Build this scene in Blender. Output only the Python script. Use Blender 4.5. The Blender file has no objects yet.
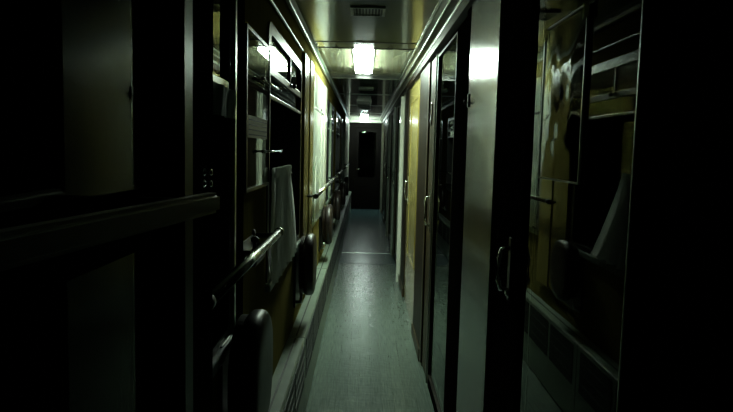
import bpy, bmesh, math, random
from mathutils import Vector, Matrix
random.seed(7)
PI = math.pi
sc = bpy.context.scene
COL = sc.collection

# ------------------------------------------------------------------ helpers
def new(): return bmesh.new()

def box(bm, x0, x1, y0, y1, z0, z1, bev=0.0, seg=2):
    m = Matrix.Translation(((x0+x1)/2, (y0+y1)/2, (z0+z1)/2)) @ Matrix.Diagonal((abs(x1-x0), abs(y1-y0), abs(z1-z0), 1))
    r = bmesh.ops.create_cube(bm, size=1.0, matrix=m)
    if bev > 0:
        es = set()
        for v in r['verts']: es.update(v.link_edges)
        bmesh.ops.bevel(bm, geom=list(es), offset=bev, segments=seg, affect='EDGES', profile=0.5)
    return bm

def tube(bm, pts, r, n=12, cap=True):
    pts = [Vector(p) for p in pts]
    rings = []
    up = Vector((0, 0, 1))
    for i, p in enumerate(pts):
        if i == 0: t = pts[1]-pts[0]
        elif i == len(pts)-1: t = pts[-1]-pts[-2]
        else: t = (pts[i+1]-p).normalized()+(p-pts[i-1]).normalized()
        t.normalize()
        a = t.cross(up)
        if a.length < 1e-3: a = t.cross(Vector((1, 0, 0)))
        a.normalize(); b = t.cross(a)
        rr = r[i] if isinstance(r, (list, tuple)) else r
        rings.append([bm.verts.new(p + (a*math.cos(2*PI*k/n)+b*math.sin(2*PI*k/n))*rr) for k in range(n)])
    for i in range(len(rings)-1):
        for k in range(n):
            f = bm.faces.new((rings[i][k], rings[i][(k+1) % n], rings[i+1][(k+1) % n], rings[i+1][k])); f.smooth = True
    if cap:
        bm.faces.new(rings[0][::-1]); bm.faces.new(rings[-1])
    return bm

def lathe(bm, prof, axis_mat, n=24):
    rings = []
    for (r, h) in prof:
        rings.append([bm.verts.new(axis_mat @ Vector((r*math.cos(2*PI*k/n), r*math.sin(2*PI*k/n), h))) for k in range(n)])
    for i in range(len(rings)-1):
        for k in range(n):
            f = bm.faces.new((rings[i][k], rings[i][(k+1) % n], rings[i+1][(k+1) % n], rings[i+1][k])); f.smooth = True
    bm.faces.new(rings[0][::-1]); bm.faces.new(rings[-1])
    return bm

def prism(bm, poly, y0, y1):
    """polygon of (x,z) pushed along y"""
    a = [bm.verts.new((x, y0, z)) for x, z in poly]; b = [bm.verts.new((x, y1, z)) for x, z in poly]
    n = len(poly)
    bm.faces.new(a); bm.faces.new(b[::-1])
    for k in range(n): bm.faces.new((a[k], b[k], b[(k+1) % n], a[(k+1) % n]))
    return bm

def rrect(y0, y1, z0, z1, r, n=6):
    pts = []
    for cy, cz, a0 in ((y1-r, z1-r, 0), (y0+r, z1-r, 90), (y0+r, z0+r, 180), (y1-r, z0+r, 270)):
        for k in range(n+1):
            a = math.radians(a0+90*k/n); pts.append((cy+r*math.cos(a), cz+r*math.sin(a)))
    return pts

def plate(bm, loop, x0, x1):
    """outline of (y,z) given thickness from x0 to x1"""
    a = [bm.verts.new((x0, y, z)) for y, z in loop]; b = [bm.verts.new((x1, y, z)) for y, z in loop]
    n = len(loop)
    bm.faces.new(a); bm.faces.new(b[::-1])
    for k in range(n): bm.faces.new((a[k], b[k], b[(k+1) % n], a[(k+1) % n]))
    return bm

def ring(bm, outer, inner, x0, x1):
    """a frame between two loops of (y,z) with the same count"""
    n = len(outer)
    L = [[bm.verts.new((x, y, z)) for y, z in lp] for lp in (outer, inner) for x in (x0, x1)]
    o0, o1, i0, i1 = L
    for k in range(n):
        j = (k+1) % n
        bm.faces.new((o0[k], o0[j], i0[j], i0[k])); bm.faces.new((o1[k], i1[k], i1[j], o1[j]))
        bm.faces.new((o0[k], o1[k], o1[j], o0[j])); bm.faces.new((i0[k], i0[j], i1[j], i1[k]))
    return bm

def ob(name, bm, mat, parent=None, smooth=False, local=None):
    bmesh.ops.recalc_face_normals(bm, faces=bm.faces[:])
    if local is not None: bmesh.ops.translate(bm, verts=bm.verts[:], vec=-Vector(local))
    me = bpy.data.meshes.new(name); bm.to_mesh(me); bm.free()
    if smooth:
        for p in me.polygons: p.use_smooth = True
    me.materials.append(mat)
    o = bpy.data.objects.new(name, me); COL.objects.link(o)
    if parent is not None: o.parent = parent
    elif local is not None: o.location = local
    return o

def tag(o, label, cat, group=None):
    o['label'] = label; o['category'] = cat
    if group: o['group'] = group
    return o

def thing(name, label, cat, loc=(0, 0, 0), rz=0.0, group=None):
    o = bpy.data.objects.new(name, None); COL.objects.link(o)
    o.empty_display_size = 0.05
    o.location = loc; o.rotation_euler = (0, 0, rz)
    return tag(o, label, cat, group)

def struct_empty(name, loc=(0, 0, 0), rz=0.0, label=None):
    o = bpy.data.objects.new(name, None); COL.objects.link(o)
    o.empty_display_size = 0.05
    o.location = loc; o.rotation_euler = (0, 0, rz); o['kind'] = 'structure'
    if label: o['label'] = label
    return o

def struct(name, bm, mat, parent=None):
    o = ob(name, bm, mat, parent)
    if parent is None: o['kind'] = 'structure'
    return o

def copy_thing(root, loc, label, group=None):
    r = root.copy(); COL.objects.link(r); r.location = loc; r['label'] = label
    if group: r['group'] = group
    for ch in list(root.children):
        c = ch.copy(); COL.objects.link(c); c.parent = r
        for g in ch.children:
            d = g.copy(); COL.objects.link(d); d.parent = c
    return r

# ------------------------------------------------------------------ materials
def mat(name, col, rough=0.5, metal=0.0, coat=0.0, spec=0.5):
    m = bpy.data.materials.new(name); m.use_nodes = True
    b = m.node_tree.nodes['Principled BSDF']
    b.inputs['Base Color'].default_value = (*col, 1)
    b.inputs['Roughness'].default_value = rough
    b.inputs['Metallic'].default_value = metal
    b.inputs['Coat Weight'].default_value = coat
    b.inputs['Coat Roughness'].default_value = 0.08
    b.inputs['Specular IOR Level'].default_value = spec
    return m

def nodes(m): return m.node_tree.nodes, m.node_tree.links, m.node_tree.nodes['Principled BSDF']

def noise_col(m, c0, c1, scale=(1, 1, 1), nscale=5.0, detail=6, rough_var=None, bump=0.0):
    n, l, b = nodes(m)
    tc = n.new('ShaderNodeTexCoord'); mp = n.new('ShaderNodeMapping'); mp.inputs['Scale'].default_value = scale
    nz = n.new('ShaderNodeTexNoise'); nz.inputs['Scale'].default_value = nscale; nz.inputs['Detail'].default_value = detail
    cr = n.new('ShaderNodeValToRGB'); cr.color_ramp.elements[0].position = .3; cr.color_ramp.elements[1].position = .7
    cr.color_ramp.elements[0].color = (*c0, 1); cr.color_ramp.elements[1].color = (*c1, 1)
    l.new(tc.outputs['Object'], mp.inputs['Vector']); l.new(mp.outputs['Vector'], nz.inputs['Vector'])
    l.new(nz.outputs['Fac'], cr.inputs['Fac']); l.new(cr.outputs['Color'], b.inputs['Base Color'])
    if rough_var:
        mr = n.new('ShaderNodeMapRange'); mr.inputs['To Min'].default_value = rough_var[0]; mr.inputs['To Max'].default_value = rough_var[1]
        l.new(nz.outputs['Fac'], mr.inputs['Value']); l.new(mr.outputs['Result'], b.inputs['Roughness'])
    if bump:
        bp = n.new('ShaderNodeBump'); bp.inputs['Strength'].default_value = bump; bp.inputs['Distance'].default_value = .01
        l.new(nz.outputs['Fac'], bp.inputs['Height']); l.new(bp.outputs['Normal'], b.inputs['Normal'])
    return m

WOOD = noise_col(mat('golden wood laminate', (.3, .2, .06), .55, spec=.0), (.14, .118, .038), (.21, .18, .062), (30, 30, 1.2), 3.0)
DULLALU = mat('dull aluminium', (.45, .47, .42), .45, metal=.8)
COVE = mat('dull olive laminate', (.15, .145, .085), .3, spec=.3)
MOULD = mat('satin black moulding', (.03, .033, .03), .3, metal=.9)
BARM = mat('dull bar', (.6, .59, .48), .36, metal=.5)
POST = noise_col(mat('varnished yellow wood', (.3, .2, .06), .22, spec=.35), (.29, .235, .065), (.40, .33, .10), (30, 30, 1.2), 3.0)
WOOD_DOOR = noise_col(mat('pale golden door veneer', (.4, .3, .1), .25, coat=.3), (.25, .205, .065), (.31, .26, .088), (25, 25, 1.0), 3.0)
DARKWOOD = noise_col(mat('dark stained wood', (.02, .014, .008), .45, spec=.1), (.010, .007, .004), (.022, .014, .008), (25, 25, 1.0), 3.0)
BLACKWOOD = noise_col(mat('black stained frame', (.006, .006, .005), .8, spec=.0), (.004, .004, .004), (.008, .007, .006), (25, 25, 1.0), 3.0)
BROWNWOOD = noise_col(mat('brown wood frame', (.06, .04, .015), .4, spec=.25), (.035, .024, .010), (.06, .04, .015), (25, 25, 1.0), 3.0)
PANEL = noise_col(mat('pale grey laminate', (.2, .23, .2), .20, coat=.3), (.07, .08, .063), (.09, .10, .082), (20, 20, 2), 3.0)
WHITEP = mat('cream painted panel', (.62, .64, .55), .3, coat=.3)
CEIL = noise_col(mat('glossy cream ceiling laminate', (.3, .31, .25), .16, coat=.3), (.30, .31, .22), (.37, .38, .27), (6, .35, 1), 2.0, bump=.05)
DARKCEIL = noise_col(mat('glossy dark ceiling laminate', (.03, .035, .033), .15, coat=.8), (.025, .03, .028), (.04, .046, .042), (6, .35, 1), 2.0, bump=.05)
ALU = mat('brushed aluminium', (.62, .66, .62), .28, metal=1.0)
CHROME = mat('chrome', (.8, .82, .78), .12, metal=1.0)
RAILM = mat('worn steel rail', (.75, .78, .70), .22, metal=1.0)
BLACK = mat('black plastic', (.008, .008, .008), .35)
RUBBER = mat('black rubber seal', (.006, .006, .006), .6, spec=.2)
HEAT = noise_col(mat('grey green enamel', (.2, .24, .2), .36), (.17, .22, .175), (.23, .285, .23), (3, 3, 3), 4.0)
HEATBAR = mat('dull dark enamel', (.04, .05, .042), .5)
SLOT = mat('dark heater mesh', (.012, .014, .013), .6)
VINYL = noise_col(mat('dark seat vinyl', (.02, .014, .012), .4), (.014, .010, .009), (.024, .017, .014), (1, 1, 1), 20.0, bump=.1)
DOORGREY = noise_col(mat('dark door paint', (.02, .022, .02),   .6, spec=.0), (.008, .009, .008), (.013, .014, .013), (2, 2, 2), 3.0)
PAPER = mat('yellowed paper', (.42, .4, .24), .6)
INK_REFLECT = mat('dark print and reflection', (.02, .025, .022), .5)  # text lines, also the reflections painted onto the notice board
PLAQUE = mat('dark red enamel', (.06, .012, .01), .25, coat=.5)

def cloth(name, c, trans):
    m = mat(name, c, .85, spec=.1)
    n, l, b = nodes(m)
    t = n.new('ShaderNodeBsdfTranslucent'); t.inputs['Color'].default_value = (*c, 1)
    mx = n.new('ShaderNodeMixShader'); mx.inputs['Fac'].default_value = trans
    out = n['Material Output']
    l.new(b.outputs[0], mx.inputs[1]); l.new(t.outputs[0], mx.inputs[2]); l.new(mx.outputs[0], out.inputs['Surface'])
    return m
CURT = cloth('white curtain cloth', (.90, .94, .86), .75)
BLIND = cloth('pale green blind cloth', (.50, .62, .52), .2)
BROWNC = cloth('brown curtain cloth', (.12, .08, .03), .15)

def glass(name, tint, ior=1.5, rough=0.0, boost=1.0):
    m = bpy.data.materials.new(name); m.use_nodes = True
    n, l = m.node_tree.nodes, m.node_tree.links
    n.remove(n['Principled BSDF'])
    tr = n.new('ShaderNodeBsdfTransparent'); tr.inputs['Color'].default_value = (*tint, 1)
    gl = n.new('ShaderNodeBsdfGlossy'); gl.inputs['Roughness'].default_value = rough
    gl.inputs['Color'].default_value = (.9, .95, .9, 1)
    fr = n.new('ShaderNodeFresnel'); fr.inputs['IOR'].default_value = ior
    ml = n.new('ShaderNodeMath'); ml.operation = 'MULTIPLY'; ml.inputs[1].default_value = boost; ml.use_clamp = True
    mx = n.new('ShaderNodeMixShader')
    l.new(fr.outputs[0], ml.inputs[0]); l.new(ml.outputs[0], mx.inputs['Fac'])
    l.new(tr.outputs[0], mx.inputs[1]); l.new(gl.outputs[0], mx.inputs[2])
    l.new(mx.outputs[0], n['Material Output'].inputs['Surface'])
    return m
GLASS = glass('window glass', (.8, .86, .8), 1.5)
BOARDGLASS = glass('board glass', (.9, .93, .9), 1.5, .02, .4)
DOORGLASS = glass('door glass', (.62, .68, .6), 1.5, .012)
SWINGGLASS = glass('swing door glass', (.62, .68, .6), 1.9, .01)
NEARGLASS = glass('near door glass', (.62, .68, .6), 1.34, .012)
PLASTIC = glass('clear plastic', (.93, .95, .92), 1.22, .03, 1.0)
_n, _l = PLASTIC.node_tree.nodes, PLASTIC.node_tree.links

# floor: narrow grey boards of worn linoleum
FLOOR = mat('worn grey linoleum', (.16, .2, .18), .3)
n, l, b = nodes(FLOOR)
tc = n.new('ShaderNodeTexCoord')
mp = n.new('ShaderNodeMapping'); mp.inputs['Rotation'].default_value = (0, 0, PI/2)
br = n.new('ShaderNodeTexBrick')
br.inputs['Color1'].default_value = (.135, .175, .155, 1); br.inputs['Color2'].default_value = (.11, .145, .13, 1)
br.inputs['Mortar'].default_value = (.09, .115, .10, 1)
br.inputs['Scale'].default_value = 1.0; br.inputs['Brick Width'].default_value = 2.4; br.inputs['Row Height'].default_value = .07
br.inputs['Mortar Size'].default_value = .0015
nz = n.new('ShaderNodeTexNoise'); nz.inputs['Scale'].default_value = 9; nz.inputs['Detail'].default_value = 8
mp2 = n.new('ShaderNodeMapping'); mp2.inputs['Scale'].default_value = (14, .7, 1)
mxc = n.new('ShaderNodeMixRGB'); mxc.blend_type = 'MULTIPLY'; mxc.inputs['Fac'].default_value = .75
cr = n.new('ShaderNodeValToRGB'); cr.color_ramp.elements[0].position = .3; cr.color_ramp.elements[1].position = .72
cr.color_ramp.elements[0].color = (.5, .55, .52, 1); cr.color_ramp.elements[1].color = (1.35, 1.33, 1.25, 1)
mr = n.new('ShaderNodeMapRange'); mr.inputs['To Min'].default_value = .17; mr.inputs['To Max'].default_value = .30
bp = n.new('ShaderNodeBump'); bp.inputs['Strength'].default_value = .22; bp.inputs['Distance'].default_value = .003
ad = n.new('ShaderNodeMath'); ad.operation = 'ADD'
wv = n.new('ShaderNodeTexWave'); wv.bands_direction = 'Y'; wv.inputs['Scale'].default_value = 5.0; wv.inputs['Distortion'].default_value = 9; wv.inputs['Detail'].default_value = 4; wv.inputs['Detail Scale'].default_value = 2.0
l.new(tc.outputs['Object'], mp.inputs['Vector']); l.new(mp.outputs['Vector'], br.inputs['Vector'])
l.new(tc.outputs['Object'], mp2.inputs['Vector']); l.new(mp2.outputs['Vector'], nz.inputs['Vector'])
l.new(tc.outputs['Object'], wv.inputs['Vector'])
l.new(nz.outputs['Fac'], cr.inputs['Fac']); l.new(br.outputs['Color'], mxc.inputs[1]); l.new(cr.outputs['Color'], mxc.inputs[2])
l.new(mxc.outputs['Color'], b.inputs['Base Color']); l.new(nz.outputs['Fac'], mr.inputs['Value']); l.new(mr.outputs['Result'], b.inputs['Roughness'])
l.new(wv.outputs['Fac'], ad.inputs[0]); l.new(nz.outputs['Fac'], ad.inputs[1])
l.new(ad.outputs[0], bp.inputs['Height']); l.new(bp.outputs['Normal'], b.inputs['Normal'])

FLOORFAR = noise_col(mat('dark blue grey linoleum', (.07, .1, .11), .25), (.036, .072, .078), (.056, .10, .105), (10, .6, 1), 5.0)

def emis(name, col, s):
    m = bpy.data.materials.new(name); m.use_nodes = True
    n, l = m.node_tree.nodes, m.node_tree.links
    n.remove(n['Principled BSDF'])
    e = n.new('ShaderNodeEmission'); e.inputs['Color'].default_value = (*col, 1); e.inputs['Strength'].default_value = s
    l.new(e.outputs[0], n['Material Output'].inputs['Surface'])
    return m
LAMP = emis('lit lamp diffuser', (.79, 1.0, .81), 70.0)
LAMPFAR = emis('lit far lamp diffuser', (.80, 1.0, .90), 85.0)
OPAL = mat('unlit opal diffuser', (.5, .55, .5), .3)

# ------------------------------------------------------------------ dimensions (metres; camera stands at x=0, y=0)
XL, XR = -.39, .44          # wall faces
XH = -.30                   # front of the heater cover
CZ = 2.22                   # ceiling
TZ = 2.15                   # top of door frames / window band
Y0, Y1 = -1.3, 15.4         # corridor ends

# ------------------------------------------------------------------ shell
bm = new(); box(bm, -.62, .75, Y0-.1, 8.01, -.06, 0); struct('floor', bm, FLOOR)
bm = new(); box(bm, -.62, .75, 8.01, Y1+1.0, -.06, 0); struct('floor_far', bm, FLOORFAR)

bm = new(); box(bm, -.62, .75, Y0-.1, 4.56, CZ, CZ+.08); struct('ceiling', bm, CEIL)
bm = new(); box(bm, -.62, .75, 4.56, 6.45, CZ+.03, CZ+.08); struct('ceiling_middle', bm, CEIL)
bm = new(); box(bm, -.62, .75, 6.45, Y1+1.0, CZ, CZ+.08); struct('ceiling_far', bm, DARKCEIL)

# windows along the left wall
PITCH = 1.95
WIN = [(.55+PITCH*k, 1.80+PITCH*k) for k in range(6)]       # near and far edge of each opening
WIN[0] = (.85, 1.80); YW = .78
SILL, HEAD = .94, 1.975
bm = new()
box(bm, -.56, XL, YW, Y1+.1, 0, SILL); box(bm, -.56, XL, YW, Y1+.1, HEAD, CZ+.05); box(bm, -.62, -.56, Y0-.1, YW+.06, 0, CZ)
ys = [YW]+[v for w in WIN for v in w]+[Y1+.1]
for k in range(0, len(ys), 2): box(bm, -.56, XL, ys[k], ys[k+1], SILL, HEAD)
struct('wall_left', bm, WOOD)

# right wall: solid above the doors and the pieces between them (door openings stay open)
DOORS = [  # (near edge, far edge, style)
    (.72, 2.02, 'glass'), (2.72, 4.30, 'glass'), (4.98, 6.22, 'wood'), (7.44, 8.70, 'glass'),
    (9.36, 10.62, 'glass'), (11.28, 12.54, 'glass'), (13.20, 14.46, 'glass')]
ys = [Y0-.1]+[v for d in DOORS for v in d[:2]]+[Y1+.1]
bm = new(); box(bm, XR, .56, Y0-.1, Y1+.1, TZ, CZ+.05)
for k in range(0, len(ys), 2): box(bm, XR+.004, .56, ys[k], ys[k+1], 0, TZ)
struct('wall_right', bm, WOOD)
bm = new(); box(bm, 2.0, 2.05, Y0-.1, Y1+.1, 0, CZ); struct('wall_compartment', bm, BROWNWOOD)
bm = new(); box(bm, .56, 2.05, Y0-.1, Y1+.1, -.06, 0); struct('floor_compartment', bm, FLOOR)
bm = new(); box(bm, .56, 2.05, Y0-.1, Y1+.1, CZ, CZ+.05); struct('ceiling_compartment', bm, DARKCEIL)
bm = new(); box(bm, -.56, .56, Y0-.1, Y0, 0, CZ); struct('wall_back', bm, DOORGREY)

# facing panels on the right wall between the doors
def facing(n, y0, y1, m, z1=TZ):
    bm = new(); box(bm, XR-.012, XR+.004, y0, y1, .0, z1, .003); struct('trim_%d' % n, bm, m)
facing(1, Y0, .70, BLACKWOOD)
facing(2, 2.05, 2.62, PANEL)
facing(3, 2.62, 2.72, BLACKWOOD)
facing(4, 4.31, 4.97, DARKWOOD)
facing(5, 6.23, 6.80, DARKWOOD)
facing(6, 6.80, 7.43, WHITEP)
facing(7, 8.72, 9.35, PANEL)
facing(8, 10.64, 11.27, WHITEP)
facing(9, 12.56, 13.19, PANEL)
facing(10, 14.48, Y1, WHITEP)

bm = new(); box(bm, XR-.048, XR-.0125, 6.96, 7.0, 0, TZ-.06, .003); struct('trim_64', bm, WHITEP)
bm = new(); box(bm, XR-.040, XR-.0125, 8.74, 8.78, 0, TZ-.06, .003); struct('trim_65', bm, HEAT)
bm = new(); box(bm, XR-.045, XR-.0125, 10.66, 10.70, 0, TZ-.06, .003); struct('trim_66', bm, HEAT)
bm = new(); box(bm, XR-.050, XR-.0125, 14.52, 14.56, 0, TZ-.06, .003); struct('trim_67', bm, WHITEP)
bm = new(); box(bm, XL, XL+.012, 12.2, 14.9, .50, TZ, .003); struct('trim_68', bm, WHITEP)
bm = new(); box(bm, XL, XL+.020, 5.78, 6.05, .60, 2.07, .003); struct('trim_69', bm, WHITEP)
# right: projecting door track pelmet, ceiling coves, strips
bm = new()
prism(bm, [(XR, TZ-.055), (XR-.03, TZ-.045), (XR-.034, TZ), (XR-.026, TZ+.012), (XR, TZ+.012)], Y0, Y1)
struct('trim_11', bm, DARKWOOD)
bm = new(); box(bm, XR-.040, XR-.030, Y0, Y1, TZ-.004, TZ+.010, .002); struct('trim_12', bm, ALU)
bm = new(); prism(bm, [(XR, TZ+.013), (XR, CZ), (XR-.085, CZ), (XR-.055, CZ-.025), (XR-.015, TZ+.02)], Y0, Y1); struct('trim_13', bm, COVE)
bm = new(); box(bm, XR-.100, XR-.088, Y0, Y1, CZ-.008, CZ, .002); box(bm, XR-.066, XR-.058, Y0, Y1, CZ-.034, CZ-.022, .003); struct('trim_14', bm, ALU)
# left: same with a curtain pelmet over the windows
bm = new(); prism(bm, [(XL, CZ-.035), (XL, CZ), (XL+.03, CZ), (XL+.012, CZ-.012)], YW, Y1); struct('trim_15', bm, HEAT)
bm = new(); tube(bm, [(XL+.014, YW, CZ-.045), (XL+.014, Y1, CZ-.045)], .008); struct('trim_16', bm, DULLALU)
bm = new(); tube(bm, [(XL+.010, YW, 2.07), (XL+.010, 3.72, 2.07)], .006); struct('trim_17', bm, DULLALU)
bm = new(); box(bm, XL, XL+.022, 3.80, 4.10, .60, 2.07, .003); struct('trim_62', bm, POST)
bm = new(); box(bm, XL, XL+.030, 4.10, 4.36, .60, 2.07, .003); struct('trim_63', bm, POST)
bm = new(); box(bm, XL, XL+.010, 1.825, 1.965, SILL-.2, HEAD+.08, .002); struct('trim_60', bm, BLACKWOOD)
bm = new(); box(bm, XL, XL+.016, 1.80, 1.822, SILL+.01, HEAD+.08, .003); struct('trim_61', bm, ALU)
# ceiling cross strips
k = 18
for y, w, m in ((4.28, .03, BLACK), (4.53, .03, BLACK), (6.451, .025, ALU), (8.3, .025, ALU), (10.4, .025, ALU), (12.6, .025, ALU)):
    bm = new(); box(bm, XL+.031, XR-.101, y, y+w, CZ-.004, CZ, .002); struct('trim_%d' % k, bm, m); k += 1
# baseboard on the right
bm = new()
ys = [Y0]+[v for d in DOORS for v in d[:2]]+[Y1]
for i in range(0, len(ys), 2): box(bm, XR-.022, XR-.012, ys[i], ys[i+1], 0, .09, .002)
struct('baseboard_right', bm, BROWNWOOD)
# floor joints
for y, w, m, nm in ((8.85, .035, ALU, 'threshold_strip'), (8.0, .02, BLACK, 'floor_joint')):
    bm = new(); box(bm, XH+.004, XR-.024, y, y+w, 0, .004, .001); struct('trim_%d' % k, bm, m); k += 1

# ------------------------------------------------------------------ end wall and end door
bm = new()
box(bm, -.50, -.24, Y1, Y1+.1, 0, CZ); box(bm, .37, .56, Y1, Y1+.1, 0, CZ); box(bm, -.24, .37, Y1, Y1+.1, 2.02, CZ)
struct('wall_far', bm, BLACKWOOD)
bm = new(); box(bm, XL+.01, XR-.02, Y1-.06, Y1, 2.145, 2.215, .004); struct('trim_%d' % k, bm, WHITEP); k += 1
de = struct_empty('door_8', (0, Y1+.02, 0))
bm = new(); box(bm, -.235, .365, 0, .04, .0, .80); box(bm, -.235, -.15, 0, .04, .80, 2.01); box(bm, .28, .365, 0, .04, .80, 2.01); box(bm, -.15, .28, 0, .04, 1.92, 2.01)
ob('door_leaf', bm, BLACKWOOD, de)
bm = new(); box(bm, -.15, .28, .015, .022, .80, 1.92); ob('door_pane', bm, DOORGLASS, de)
bm = new(); tube(bm, [(-.19, 0, 1.0), (-.19, -.04, 1.0), (-.12, -.045, 1.0)], .009); ob('door_handle', bm, CHROME, de)
bm = new(); box(bm, -.5, .56, Y1+.9, Y1+.95, 0, CZ); struct('wall_vestibule', bm, DOORGREY)

# ------------------------------------------------------------------ windows on the left
def make_window(i, y0, y1):
    w = struct_empty('window_%d' % (i+1), (0, 0, 0))
    fx = XL+.006; zb = 1.81 if i else 1.665
    bm = new(); ring(bm, rrect(y0-.02, y1+.02, SILL-.01, HEAD+.02, .05), rrect(y0+.025, y1-.025, SILL+.03, HEAD-.025, .05), XL-.15, fx); ob('window_frame', bm, BLACK, w)
    bm = new(); plate(bm, rrect(y0+.02, y1-.02, SILL+.025, HEAD-.02, .05), XL-.135, XL-.130); ob('window_pane', bm, GLASS, w)
    bm = new(); box(bm, XL-.012, XL-.007, y0+.026, y1-.026, zb-.10 if i else zb-.01, HEAD-.026); ob('upper_pane', bm, GLASS, w)
    # upper sash: two rails, a mullion and its latch
    bm = new(); 
    box(bm, XL-.0065, XL+.004, y0+.026, y1-.026, zb-.02, zb+.015, .003); ob('sash_rail', bm, BLACK if i else ALU, w)
    if i:
        bm = new(); box(bm, XL-.0065, XL+.006, y0+.026, y1-.026, zb-.115, zb-.098, .003); ob('lower_rail', bm, WHITEP, w)
    bm = new(); ym = (y0+y1)/2+.1
    box(bm, XL-.0065, XL+.003, ym-.010, ym+.010, zb+.016, HEAD-.026, .003); ob('mullion', bm, BLACK, w)
    bm = new(); box(bm, XL+.0045, XL+.012, ym-.04, ym+.04, zb-.006, zb+.012, .004); lathe(bm, [(.003, 0), (.012, .003), (.014, .012), (.006, .02)], Matrix.Translation((XL+.012, ym, zb)) @ Matrix.Rotation(PI/2, 4, 'Y')); ob('latch', bm, BLACK, w)
    # sill board with a rounded nose
    bm = new(); box(bm, XL-.045, XL+.022, y0-.03, y1+.03, SILL-.03, SILL+.006, .008, 3); ob('window_sill', bm, HEAT, w)
    return w
for i, (a, b_) in enumerate(WIN): make_window(i, a, b_)

# ------------------------------------------------------------------ compartment doors
def louvres(bm, x0, x1, y0, y1, z0, z1, n):
    for k in range(n):
        z = z0+(z1-z0)*k/n; h = (z1-z0)/n
        prism_y = [(x1, z), (x0, z+h*.75), (x0, z+h*.85), (x1, z+h*.12)]
        prism(bm, prism_y, y0, y1)

def pull_handle(parent, y, z, hgt=.16, pm=None):
    h = new()
    box(h, XR-.010, XR-.004, y-.016, y+.016, z-hgt*.75, z+hgt*.75, .003)
    ph = ob('handle_plate', h, pm or ALU, parent)
    h = new()
    tube(h, [(XR-.006, y, z+hgt/2), (XR-.032, y, z+hgt/2-.004), (XR-.040, y, z+hgt/2-.03), (XR-.040, y, z-hgt/2+.03), (XR-.032, y, z-hgt/2+.004), (XR-.006, y, z-hgt/2)], .007, 10)
    ob('door_handle', h, CHROME, parent)
    h = new(); lathe(h, [(.012, 0), (.012, .004), (.009, .007)], Matrix.Translation((XR-.010, y, z-hgt*.55)) @ Matrix.Rotation(-PI/2, 4, 'Y')); ob('lock', h, CHROME, parent)

def make_door(n, y0, y1, style):
    d = struct_empty('door_%d' % n, (0, 0, 0))
    x0, x1 = XR-.004, XR+.034
    hy = 1.79 if n == 1 else (4.0 if n == 2 else (6.03 if n == 3 else y1-.12))
    if n == 1: g0, g1, fm, sm = .99, 1.69, BLACKWOOD, BLACKWOOD
    elif n == 2: g0, g1, fm, sm = 3.05, 3.82, BLACKWOOD, BROWNWOOD
    else: g0, g1, fm, sm = y0+.22, y1-.30, DARKWOOD, BROWNWOOD
    zb, zt = (.08, TZ-.075) if style == 'glass' else (.3, TZ-.1)
    if style == 'wood':
        b = new(); box(b, x0, x1, y0, y1, .01, TZ-.06, .004); ob('door_leaf', b, WOOD_DOOR, d)
        b = new(); ring(b, rrect(y0+.12, y1-.3, .5, 1.95, .03), rrect(y0+.135, y1-.315, .515, 1.935, .03), x0-.006, x0); ob('bead', b, WOOD_DOOR, d)
    else:
        b = new(); box(b, x0, x1, y0, g0, .01, TZ-.06, .004); ob('near_stile', b, fm, d)
        b = new(); box(b, x0, x1, g1, y1, .01, TZ-.06, .004); ob('lock_stile', b, sm, d)
        b = new(); box(b, x0, x1, g0, g1, zt, TZ-.06, .002); ob('top_rail', b, fm, d)
        b = new(); box(b, x0, x1, g0, g1, .01, zb, .002); ob('bottom_rail', b, fm, d)
        b = new(); box(b, XR+.004, XR+.010, g0, g1, zb, zt); ob('door_pane', b, NEARGLASS if n == 1 else DOORGLASS, d)
        b = new()
        ring(b, [(g1, zt), (g0, zt), (g0, zb), (g1, zb)], [(g1-.012, zt-.012), (g0+.012, zt-.012), (g0+.012, zb+.012), (g1-.012, zb+.012)], XR-.006, XR+.004)
        ob('glazing_bead', b, DARKWOOD if n > 1 else ALU if False else BLACKWOOD, d)
    pull_handle(d, hy, 1.16 if n == 1 else 1.11, .125 if n == 1 else .18, BLACK if n == 1 else None)
    return d
for i, (a, b_, s) in enumerate(DOORS): make_door(i+1, a, b_, s)
# bright metal edging on the door jambs
bm = new(); box(bm, XR-.014, XR-.004, .982, .990, .02, TZ-.06, .002); struct('trim_%d' % k, bm, ALU); k += 1
bm = new(); box(bm, XR-.016, XR-.006, 3.838, 3.848, .02, TZ-.06, .002); struct('trim_%d' % k, bm, DULLALU); k += 1
bm = new(); box(bm, XR-.016, XR-.004, 4.22, 4.30, .02, TZ-.06, .002); struct('trim_%d' % k, bm, BROWNWOOD); k += 1

# ------------------------------------------------------------------ open swing door at the left, near the camera
HX, HY, ANG = -.305, .10, math.radians(-1.0)
W_, T_ = 1.08, .035
sd = struct_empty('door_9', (HX, HY, 0), ANG)      # local: +y along the leaf, +x towards the corridor
mold_o = None
P0, P1 = .12, W_-.295
def L(y0, y1, z0, z1, r): return rrect(y0, y1, z0, z1, r)
bm = new()
box(bm, -T_, 0, 0, P0, .01, 2.12); box(bm, -T_, 0, P1, W_, .01, 2.12, .004)
box(bm, -T_, 0, P0, P1, 2.0, 2.12); box(bm, -T_, 0, P0, P1, 1.36, 1.435); box(bm, -T_, 0, P0, P1, .01, 1.0)
ob('door_leaf', bm, DOORGREY, sd)
bm = new(); plate(bm, L(P0, P1, 1.435, 2.0, .01), -.02, -.015); ob('upper_pane', bm, SWINGGLASS, sd)
bm = new(); plate(bm, L(P0, P1, 1.0, 1.36, .01), -.02, -.015); ob('lower_pane', bm, SWINGGLASS, sd)
bm = new(); ring(bm, L(P0-.10, P1+.125, .93, 2.06, .07), L(P0-.06, P1+.075, .97, 2.02, .05), 0, .012); bmesh.ops.bevel(bm, geom=bm.edges[:], offset=.004, segments=2, affect='EDGES'); ob('moulding', bm, MOULD, sd)
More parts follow.
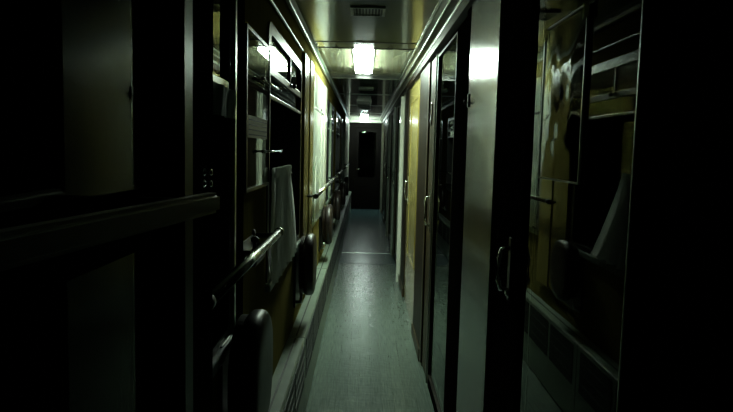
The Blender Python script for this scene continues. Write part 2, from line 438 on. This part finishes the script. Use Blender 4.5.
bm = new(); pa, pb = Vector((.017, .06, 1.4235)), Vector((.090, .735, 1.4235))
dv = (pb-pa).normalized(); nv = Vector((dv.y, -dv.x, 0))
vs = []
for p in (pa, pb):
    for a, c in ((-.011, -.0135), (.011, -.0135), (.011, .0135), (-.011, .0135)): vs.append(bm.verts.new(p+nv*a+Vector((0, 0, c))))
for f in ((0, 1, 2, 3), (7, 6, 5, 4), (0, 4, 5, 1), (1, 5, 6, 2), (2, 6, 7, 3), (3, 7, 4, 0)): bm.faces.new([vs[q] for q in f])
bmesh.ops.bevel(bm, geom=bm.edges[:], offset=.005, segments=3, affect='EDGES')
bar = ob('push_bar', bm, BARM, sd)
for t in (.08, .93):
    p = pa.lerp(pb, t); bm = new(); tube(bm, [(0, p.y, p.z), (p.x-.008, p.y, p.z)], .009, 10); ob('bar_bracket', bm, ALU, sd)
for zz in (1.452, 1.432):
    bm = new(); lathe(bm, [(.007, 0), (.007, .004), (.004, .006), (.004, .010), (.006, .012), (.006, .016), (.003, .018)], Matrix.Translation((0, W_-.075, zz)) @ Matrix.Rotation(PI/2, 4, 'Y'), 16); ob('bolt_knob', bm, CHROME, sd)

# ------------------------------------------------------------------ curtains
def pleat(bm, y0, y1, z0, z1, x, n, amp, ytop0=None, ytop1=None, ny=64, nz=16, gather=0.0, zig=.0):
    """a hanging pleated cloth facing the corridor; the hem spans y0..y1, the head ytop0..ytop1"""
    if ytop0 is None: ytop0, ytop1 = y0, y1
    V = []
    for j in range(nz+1):
        t = j/nz; z = z1+(z0-z1)*t
        e = t**1.3
        a0 = ytop0+(y0-ytop0)*e; a1 = ytop1+(y1-ytop1)*e
        row = []
        for i in range(ny+1):
            s = i/ny
            ph = 2*PI*n*s+.6*math.sin(7*s+1)
            xx = x+amp*(.45+.55*t)*math.sin(ph)+amp*.3*math.sin(2.3*ph+4*t)
            zz = z+(zig*math.sin(ph*.5) if j == nz else 0)
            row.append(bm.verts.new((xx, a0+(a1-a0)*s, zz)))
        V.append(row)
    for j in range(nz):
        for i in range(ny):
            f = bm.faces.new((V[j][i], V[j][i+1], V[j+1][i+1], V[j+1][i])); f.smooth = True
    return bm

def solid(o, t=.0025):
    return o

def curtain(label, y0, y1, z0, z1, x, n, amp, t0=None, t1=None, group=None, header=True, m=CURT):
    o = thing('curtain', label, 'curtain', (x, (y0+y1)/2, z0), 0, group)
    loc = Vector((x, (y0+y1)/2, z0))
    bm = new(); pleat(bm, y0, y1, z0, z1, x, n, amp, t0, t1)
    bmesh.ops.translate(bm, verts=bm.verts[:], vec=-loc)
    solid(ob('cloth', bm, m, o, True))
    if header:
        a, c = (t0, t1) if t0 is not None else (y0, y1)
        bm = new(); pleat(bm, a, c, z1-.005, z1+.035, x+.001, n*1.6, amp*.8, ny=80, nz=4)
        bmesh.ops.translate(bm, verts=bm.verts[:], vec=-loc)
        solid(ob('gathered_heading', bm, m, o, True))
    return o

XC = XL+.012
GC = 'white half curtains at the corridor windows'
curtain('white half curtain in the window behind the open swing door', .88, 1.12, SILL+.02, 1.46, XL+.012, 9, .007, group=GC)
curtain('gathered white half curtain flaring to the sill beside the dark window behind the nearest handrail', 2.44, 3.34, SILL+.015, 1.38, XC+.018, 6, .019, 2.46, 3.0, group=GC)
curtain('brightly lit full white curtain at the window under the lamp', 4.50, 5.30, SILL+.02, 1.785, XC-.002, 10, .010, group=None, header=False)
curtain('short bright white half curtain hanging in front of the long lit curtain', 4.50, 4.92, SILL+.02, 1.40, XC+.026, 7, .008, group=GC)
curtain('narrow pale curtain pulled to the far side of the lamp-lit window', 5.42, 5.68, SILL+.02, 1.785, XC-.002, 5, .010, header=False)
curtain('thin grey curtain in the dark window beyond the lamp', 6.66, 6.95, SILL+.02, 1.98, XC-.002, 6, .010, header=False, m=BLIND)
curtain('small pale curtain in the farthest window on the left', 10.6, 11.3, SILL+.02, 1.98, XC+.004, 8, .012, header=False)

# valances (short pleated cloths over the upper sashes)
def valance(label, y0, y1, z0, z1, x, n, amp, group, m=CURT, zig=0):
    bm = new(); pleat(bm, y0, y1, z0, z1, x, n, amp, ny=96, nz=8, zig=zig)
    o = ob('valance', bm, m, None, True, local=(x, (y0+y1)/2, z0))
    solid(o); tag(o, label, 'valance', group); return o
GV = 'short cloth valances over the windows'
v = valance('pale green cloth valance right beside the edge of the open swing door', 1.12, 1.77, 1.575, 1.655, XL+.020, 3, .008, GV, BLIND)
v = valance('white valance over the lamp-lit window', 4.50, 5.68, 1.80, 2.05, XL+.022, 9, .007, GV)

# rods
def rod(label, y0, y1, z, x, group):
    o = thing('curtain_rod', label, 'curtain rod', (x, (y0+y1)/2, z), 0, group)
    hl = (y1-y0)/2
    bm = new(); tube(bm, [(0, -hl, 0), (0, hl, 0)], .004, 8); ob('rod', bm, CHROME, o)
    for s in (-1, 1):
        bm = new(); lathe(bm, [(.003, -.008), (.008, -.004), (.008, .004), (.003, .008)], Matrix.Translation((0, s*hl, 0)) @ Matrix.Rotation(PI/2, 4, 'X'), 12); ob('finial', bm, CHROME, o)
        bm = new(); tube(bm, [(0, s*(hl-.03), 0), (XL-x+.0005, s*(hl-.03), 0)], .0035, 8); ob('bracket', bm, CHROME, o)
    return o
GR = 'thin metal curtain rods'
rod('upper thin metal rod beside the nearest dark window, above the other rod', 2.20, 2.62, 1.735, XL+.03, GR)
rod('lower thin metal rod just above the gathered white half curtain', 2.22, 2.68, 1.482, XL+.03, GR)

# ------------------------------------------------------------------ notice board on the pier between the first windows
nb = thing('notice_board', 'tall narrow framed notice board on the wall between the two nearest windows', 'notice board', (XL+.001, 2.21, 1.35))
BH = .53
bm = new(); ring(bm, [(.24, BH), (-.24, BH), (-.24, 0), (.24, 0)], [(.228, BH-.012), (-.228, BH-.012), (-.228, .012), (.228, .012)], 0, .016); ob('frame', bm, BLACK, nb)
bm = new(); box(bm, 0, .003, -.228, .228, .012, BH-.012); ob('backing_sheet', bm, mat('olive backing sheet', (.16, .16, .10), .6), nb)
bm = new(); box(bm, .0132, .0145, -.21, .17, .178, .25); pn = ob('notice', bm, PAPER, nb)
for r in range(4):
    bm = new(); box(bm, .0145, .0150, -.20, .16, .186+r*.016, .190+r*.016); ob('text_line', bm, INK_REFLECT, pn)
for q in range(8):  # dark reflections of the opposite door frames, painted in as strips
    y = -.21+q*.052
    bm = new(); box(bm, .003, .005, y, y+.034, .27, .27+.12+.05*random.random()); ob('reflection_strip', bm, INK_REFLECT, nb)
    bm = new(); box(bm, .003, .005, y, y+.038, .02+.01*random.random(), .165); ob('reflection_strip', bm, INK_REFLECT, nb)
bm = new(); box(bm, .010, .013, -.228, .228, .012, BH-.012); ob('glass_cover', bm, GLASS, nb)

# ------------------------------------------------------------------ handrails
def handrail(label, y0, y1, z, group):
    x = XL+.085
    o = thing('handrail', label, 'handrail', (x, (y0+y1)/2, z), 0, group)
    hl = (y1-y0)/2; BO = .05
    bm = new(); tube(bm, [(0, -hl, 0), (0, hl, 0)], .0145, 16); ob('rail', bm, RAILM, o)
    for s in (-1, 1):
        bm = new(); lathe(bm, [(.006, -.022), (.0175, -.018), (.0185, 0), (.0175, .018), (.006, .024)], Matrix.Translation((0, s*hl, 0)) @ Matrix.Rotation(-s*PI/2, 4, 'X'), 16); ob('end_cap', bm, BLACK if s < 0 else CHROME, o)
        bm = new(); tube(bm, [(0, s*(hl-BO), 0), (-.03, s*(hl-BO), -.004), (XL-x+.0005, s*(hl-BO), -.006)], .009, 10)
        lathe(bm, [(.022, 0), (.022, .005), (.012, .010)], Matrix.Translation((XL-x+.0005, s*(hl-BO), -.006)) @ Matrix.Rotation(PI/2, 4, 'Y'), 16)
        ob('bracket', bm, BLACK, o)
    return o
GH = 'handrails along the window side'
handrail('nearest steel handrail, its end emerging from behind the open swing door', 1.195, 2.24, 1.19, GH)
handrail('steel handrail crossing the bright lamp-lit curtain', 3.98, 6.10, 1.19, GH)
handrail('steel handrail beyond the lamp-lit window, before the dark seats', 6.5, 8.6, 1.19, GH)
handrail('farthest steel handrail near the end of the corridor', 8.95, 12.2, 1.19, GH)

# wall ashtray under the notice board, next to the rail end
ash = thing('wall_ashtray', 'small black wall ashtray with a knob beside the nearest handrail end', 'ashtray', (XL+.001, 2.07, 1.16))
bm = new(); box(bm, 0, .05, -.10, .10, -.05, 0, .012, 3); ob('tray', bm, BLACK, ash)
bm = new(); box(bm, 0, .054, -.105, .105, .0005, .007, .002); ob('lid', bm, CHROME, ash)
bm = new(); lathe(bm, [(.006, .007), (.006, .016), (.014, .022), (.014, .032), (.006, .038)], Matrix.Translation((.027, 0, 0)), 16); ob('knob', bm, BLACK, ash)
bm = new(); box(bm, 0, .004, -.125, .125, -.07, .03, .001); ob('wall_plate', bm, BLACK, ash)

# ------------------------------------------------------------------ folding seats
def folding_seat(loc, label, group):
    o = thing('folding_seat', label, 'folding seat', loc, 0, group)
    bm = new()   # padded squab folded up against the wall: a thick rounded slab
    lp = rrect(-.17, .17, 0, .36, .15, 10)
    rings = []
    for x, s in ((.052, .90), (.058, .965), (.068, 1.0), (.088, 1.0), (.100, .975), (.108, .92), (.111, .80), (.112, .5)):
        rings.append([bm.verts.new((x, y*s, .18+(z-.18)*s)) for y, z in lp])
    n = len(lp)
    for a, b in zip(rings, rings[1:]):
        for q in range(n): bm.faces.new((a[q], a[(q+1) % n], b[(q+1) % n], b[q])).smooth = True
    bm.faces.new(rings[0][::-1]); bm.faces.new(rings[-1])
    ob('seat', bm, VINYL, o)
    bm = new(); plate(bm, rrect(-.155, .155, .015, .345, .14, 10), .030, .051); ob('seat_shell', bm, DARKWOOD, o)
    bm = new(); box(bm, .0, .012, -.14, .14, -.05, .30, .003); ob('mounting_plate', bm, BLACK, o)
    for s in (-1, 1):
        bm = new(); tube(bm, [(.012, s*.12, -.02), (.04, s*.12, -.02), (.045, s*.12, .03)], .010, 10); ob('hinge', bm, ALU, o)
    return o
GS = 'folding seats tipped up against the window wall'
s0 = folding_seat((XL+.001, 1.80, .65), 'nearest dark tipped-up folding seat, below the nearest handrail', GS)
for y, lab in ((3.64, 'dark tipped-up folding seat just below the far end of the gathered white half curtain'),
               (5.60, 'dark tipped-up folding seat below the lamp-lit bright curtain'),
               (7.55, 'dark tipped-up folding seat beyond the lamp-lit window'),
               (9.50, 'small far folding seat on the left, half way down the dark stretch'),
               (11.45, 'farthest folding seat on the left before the end door')):
    copy_thing(s0, (XL+.001, y, .63), lab)

# ------------------------------------------------------------------ heater covers
def heater(loc, length, label, group):
    o = thing('heater_cover', label, 'heater cover', loc, 0, group)
    d = XH-XL
    bm = new()
    prism(bm, [(0, 0), (d-.008, 0), (d, .02), (d, .466), (d-.008, .472), (0, .472)], 0, length)
    ob('casing', bm, HEAT, o)
    bm = new()
    prism(bm, [(.036, .4735), (.036, .468), (.044, .468), (.044, .4735)], .02, length-.02); ob('top_groove', bm, SLOT, o)
    bm = new(); nslot = 4
    sl = (length-.06)/nslot
    for q in range(nslot):
        a = .03+q*sl+.012
        g = new()
        box(g, d, d+.003, a+.012, a+sl-.036, .22, .445)
        gr = ob('grille', g, SLOT, o)
        for r in range(3):
            bmg = new(); box(bmg, d+.003, d+.005, a+.012, a+sl-.036, .272+r*.058, .277+r*.058)
            ob('bar', bmg, HEATBAR, gr)
    bm.free()
    return o
GHE = 'grey green heater covers along the window wall'
hl = PITCH-.01
h0 = heater((XL+.001, 1.35, 0), hl, 'nearest grey green heater cover, in the lower left beside the near seat', GHE)
for q, lab in enumerate(('second grey green heater cover, below the dark window and its half curtain', 'third heater cover, alongside the lamp-lit window',
                         'heater cover just before the metal threshold strip', 'fifth heater cover, beyond the metal threshold strip',
                         'sixth small heater cover far down on the left', 'seventh heater cover, the last but small one at the end door')):
    copy_thing(h0, (XL+.001, 1.35+PITCH*(q+1), 0), lab)

# ------------------------------------------------------------------ ceiling fittings
def lamp(y, length, label, m, wid=.20, depth=.065, z=CZ):
    o = thing('ceiling_lamp', label, 'ceiling lamp', (-.025, y, z), 0, 'flat ceiling lamps')
    bm = new(); box(bm, -wid/2-.012, wid/2+.012, -length/2-.015, length/2+.015, -.016, -.0005, .003); ob('housing', bm, ALU, o)
    bm = new(); box(bm, -wid/2, wid/2, -length/2, length/2, -depth, -.0165, .012, 3); ob('diffuser', bm, m, o)
    return o
lamp(5.24, 1.2, 'brightly lit ceiling lamp in the middle of the corridor', LAMP, .15, .055, CZ+.03)
lamp(9.6, .6, 'unlit small ceiling lamp between the two lit ones', OPAL)
lamp(14.95, .3, 'small lit ceiling lamp over the end door', LAMPFAR, .18, .06)

def vent(y, label, length=.17, w=.15):
    o = thing('ceiling_vent', label, 'ceiling vent', (0, y, CZ), 0, 'ceiling vents')
    bm = new()
    a, b = w/2, length/2
    for x0, x1, y0, y1 in ((-a-.015, -a, -b-.015, b+.015), (a, a+.015, -b-.015, b+.015), (-a, a, -b-.015, -b), (-a, a, b, b+.015)): box(bm, x0, x1, y0, y1, -.012, -.0005, .002)
    ob('frame', bm, HEAT, o)
    bm = new(); box(bm, -a, a, -b, b, -.002, -.0005); ob('backing', bm, SLOT, o)
    for q in range(9):
        x = -a+(q+.5)*w/9
        bm = new(); box(bm, x-.003, x+.003, -b, b, -.011, -.0025); ob('slat', bm, HEAT, o)
    return o
vent(3.31, 'nearest slatted ceiling vent, at the top of the view')
vent(7.55, 'small ceiling vent beyond the lit lamp')
vent(11.4, 'farthest tiny ceiling vent before the end lamp')

# ------------------------------------------------------------------ plastic sleeve taped on the near right door
sl = thing('document_sleeve', 'wrinkled clear plastic document sleeve taped to the near glass door', 'plastic sleeve', (XR+.002, 1.40, 1.44))
def sheet(bm, y0, y1, z0, z1, x, amp, seed, n=30):
    rnd = random.Random(seed)
    waves = [(rnd.uniform(8, 30), rnd.uniform(-25, 25), rnd.uniform(0, 6), rnd.uniform(.3, 1)) for _ in range(7)]
    V = []
    for j in range(n+1):
        row = []
        for i in range(n+1):
            y = y0+(y1-y0)*i/n; z = z0+(z1-z0)*j/n
            e = min(i, n-i, j, n-j)/n*4; e = min(1, e)
            h = sum(w*abs(math.sin(a*y+c*z+p)) for a, c, p, w in waves)/4
            row.append(bm.verts.new((x-amp*h*e, y, z)))
        V.append(row)
    for j in range(n):
        for i in range(n): bm.faces.new((V[j][i], V[j][i+1], V[j+1][i+1], V[j+1][i])).smooth = True
    return bm
bm = new(); sheet(bm, -.135, .155, 0, .36, -.003, .0035, 3); ob('front_film', bm, PLASTIC, sl, True)
bm = new(); sheet(bm, -.135, .155, 0, .36, -.002, .001, 9, 8); ob('back_film', bm, PLASTIC, sl, True)
bm = new(); ring(bm, [(.157, .362), (-.137, .362), (-.137, -.002), (.157, -.002)], [(.153, .358), (-.133, .358), (-.133, .002), (.153, .002)], -.0055, -.001); ob('welded_edge', bm, mat('milky plastic edge', (.5, .55, .5), .3), sl)
for (y, z) in ((.15, .352), (-.13, .352)):
    bm = new(); box(bm, -.0065, -.0058, y-.02, y+.02, z-.02, z+.012); ob('tape', bm, PLASTIC, sl)

# brown curtain behind the near glass door
curtain('dull brown curtain behind the glass of the near right door', 1.45, 1.68, .4, 2.0, .56, 4, .015, header=False, m=BROWNC)

# oval plate on the second door, small latch on the pale panel
op = new(); lathe(op, [(.001, 0), (.05, 0), (.05, .004), (.04, .008), (.001, .008)], Matrix.Translation((0, 0, 0)) @ Matrix.Rotation(-PI/2, 4, 'Y') @ Matrix.Diagonal((1.6, .9, 1, 1)), 24)
o = ob('oval_plate', op, PLAQUE); o.location = (XR-.005, 4.10, 1.74); tag(o, 'dark oval plate high on the frame of the second right door', 'plate')
hk = thing('coat_hook', 'small black coat hook on the left edge of the pale wall panel at right', 'hook', (XR-.012, 2.60, 1.71))
bm = new(); box(bm, -.006, 0.001, -.01, .01, -.028, .028, .002); ob('base', bm, BLACK, hk)
bm = new(); tube(bm, [(-.006, 0, -.008), (-.016, 0, -.014), (-.021, 0, -.004), (-.020, 0, .008)], .004, 8); ob('prong', bm, BLACK, hk)

# ------------------------------------------------------------------ world, camera, view
w = bpy.data.worlds.new('night'); sc.world = w; w.use_nodes = True
w.node_tree.nodes['Background'].inputs['Color'].default_value = (.0012, .0016, .0018, 1)
w.node_tree.nodes['Background'].inputs['Strength'].default_value = 1.0

F = 620.0
cam = bpy.data.cameras.new('camera'); co = bpy.data.objects.new('camera', cam); COL.objects.link(co)
cam.sensor_width = 36.0; cam.lens = 36.0*F/733.0; cam.clip_start = .02
pitch, roll, yaw = math.atan(57/F), math.radians(1.4), math.radians(-.30)
Rz = Matrix.Rotation(yaw, 3, 'Z')
R0 = Vector((1, 0, 0)); U0 = Vector((0, math.sin(pitch), math.cos(pitch))); Fw = Vector((0, math.cos(pitch), -math.sin(pitch)))
R_ = math.cos(roll)*R0+math.sin(roll)*U0; U_ = -math.sin(roll)*R0+math.cos(roll)*U0
R_, U_, Fw = Rz @ R_, Rz @ U_, Rz @ Fw
co.matrix_world = Matrix(((R_.x, U_.x, -Fw.x, 0), (R_.y, U_.y, -Fw.y, 0), (R_.z, U_.z, -Fw.z, 1.5), (0, 0, 0, 1)))
sc.camera = co
sc.view_settings.view_transform = 'Standard'; sc.view_settings.look = 'None'
sc.view_settings.exposure = 0.0; sc.view_settings.gamma = 1.0; sc.view_settings.use_curve_mapping = False
sc.cycles.max_bounces = 12; sc.cycles.transparent_max_bounces = 24
sc.cycles.use_denoising = True
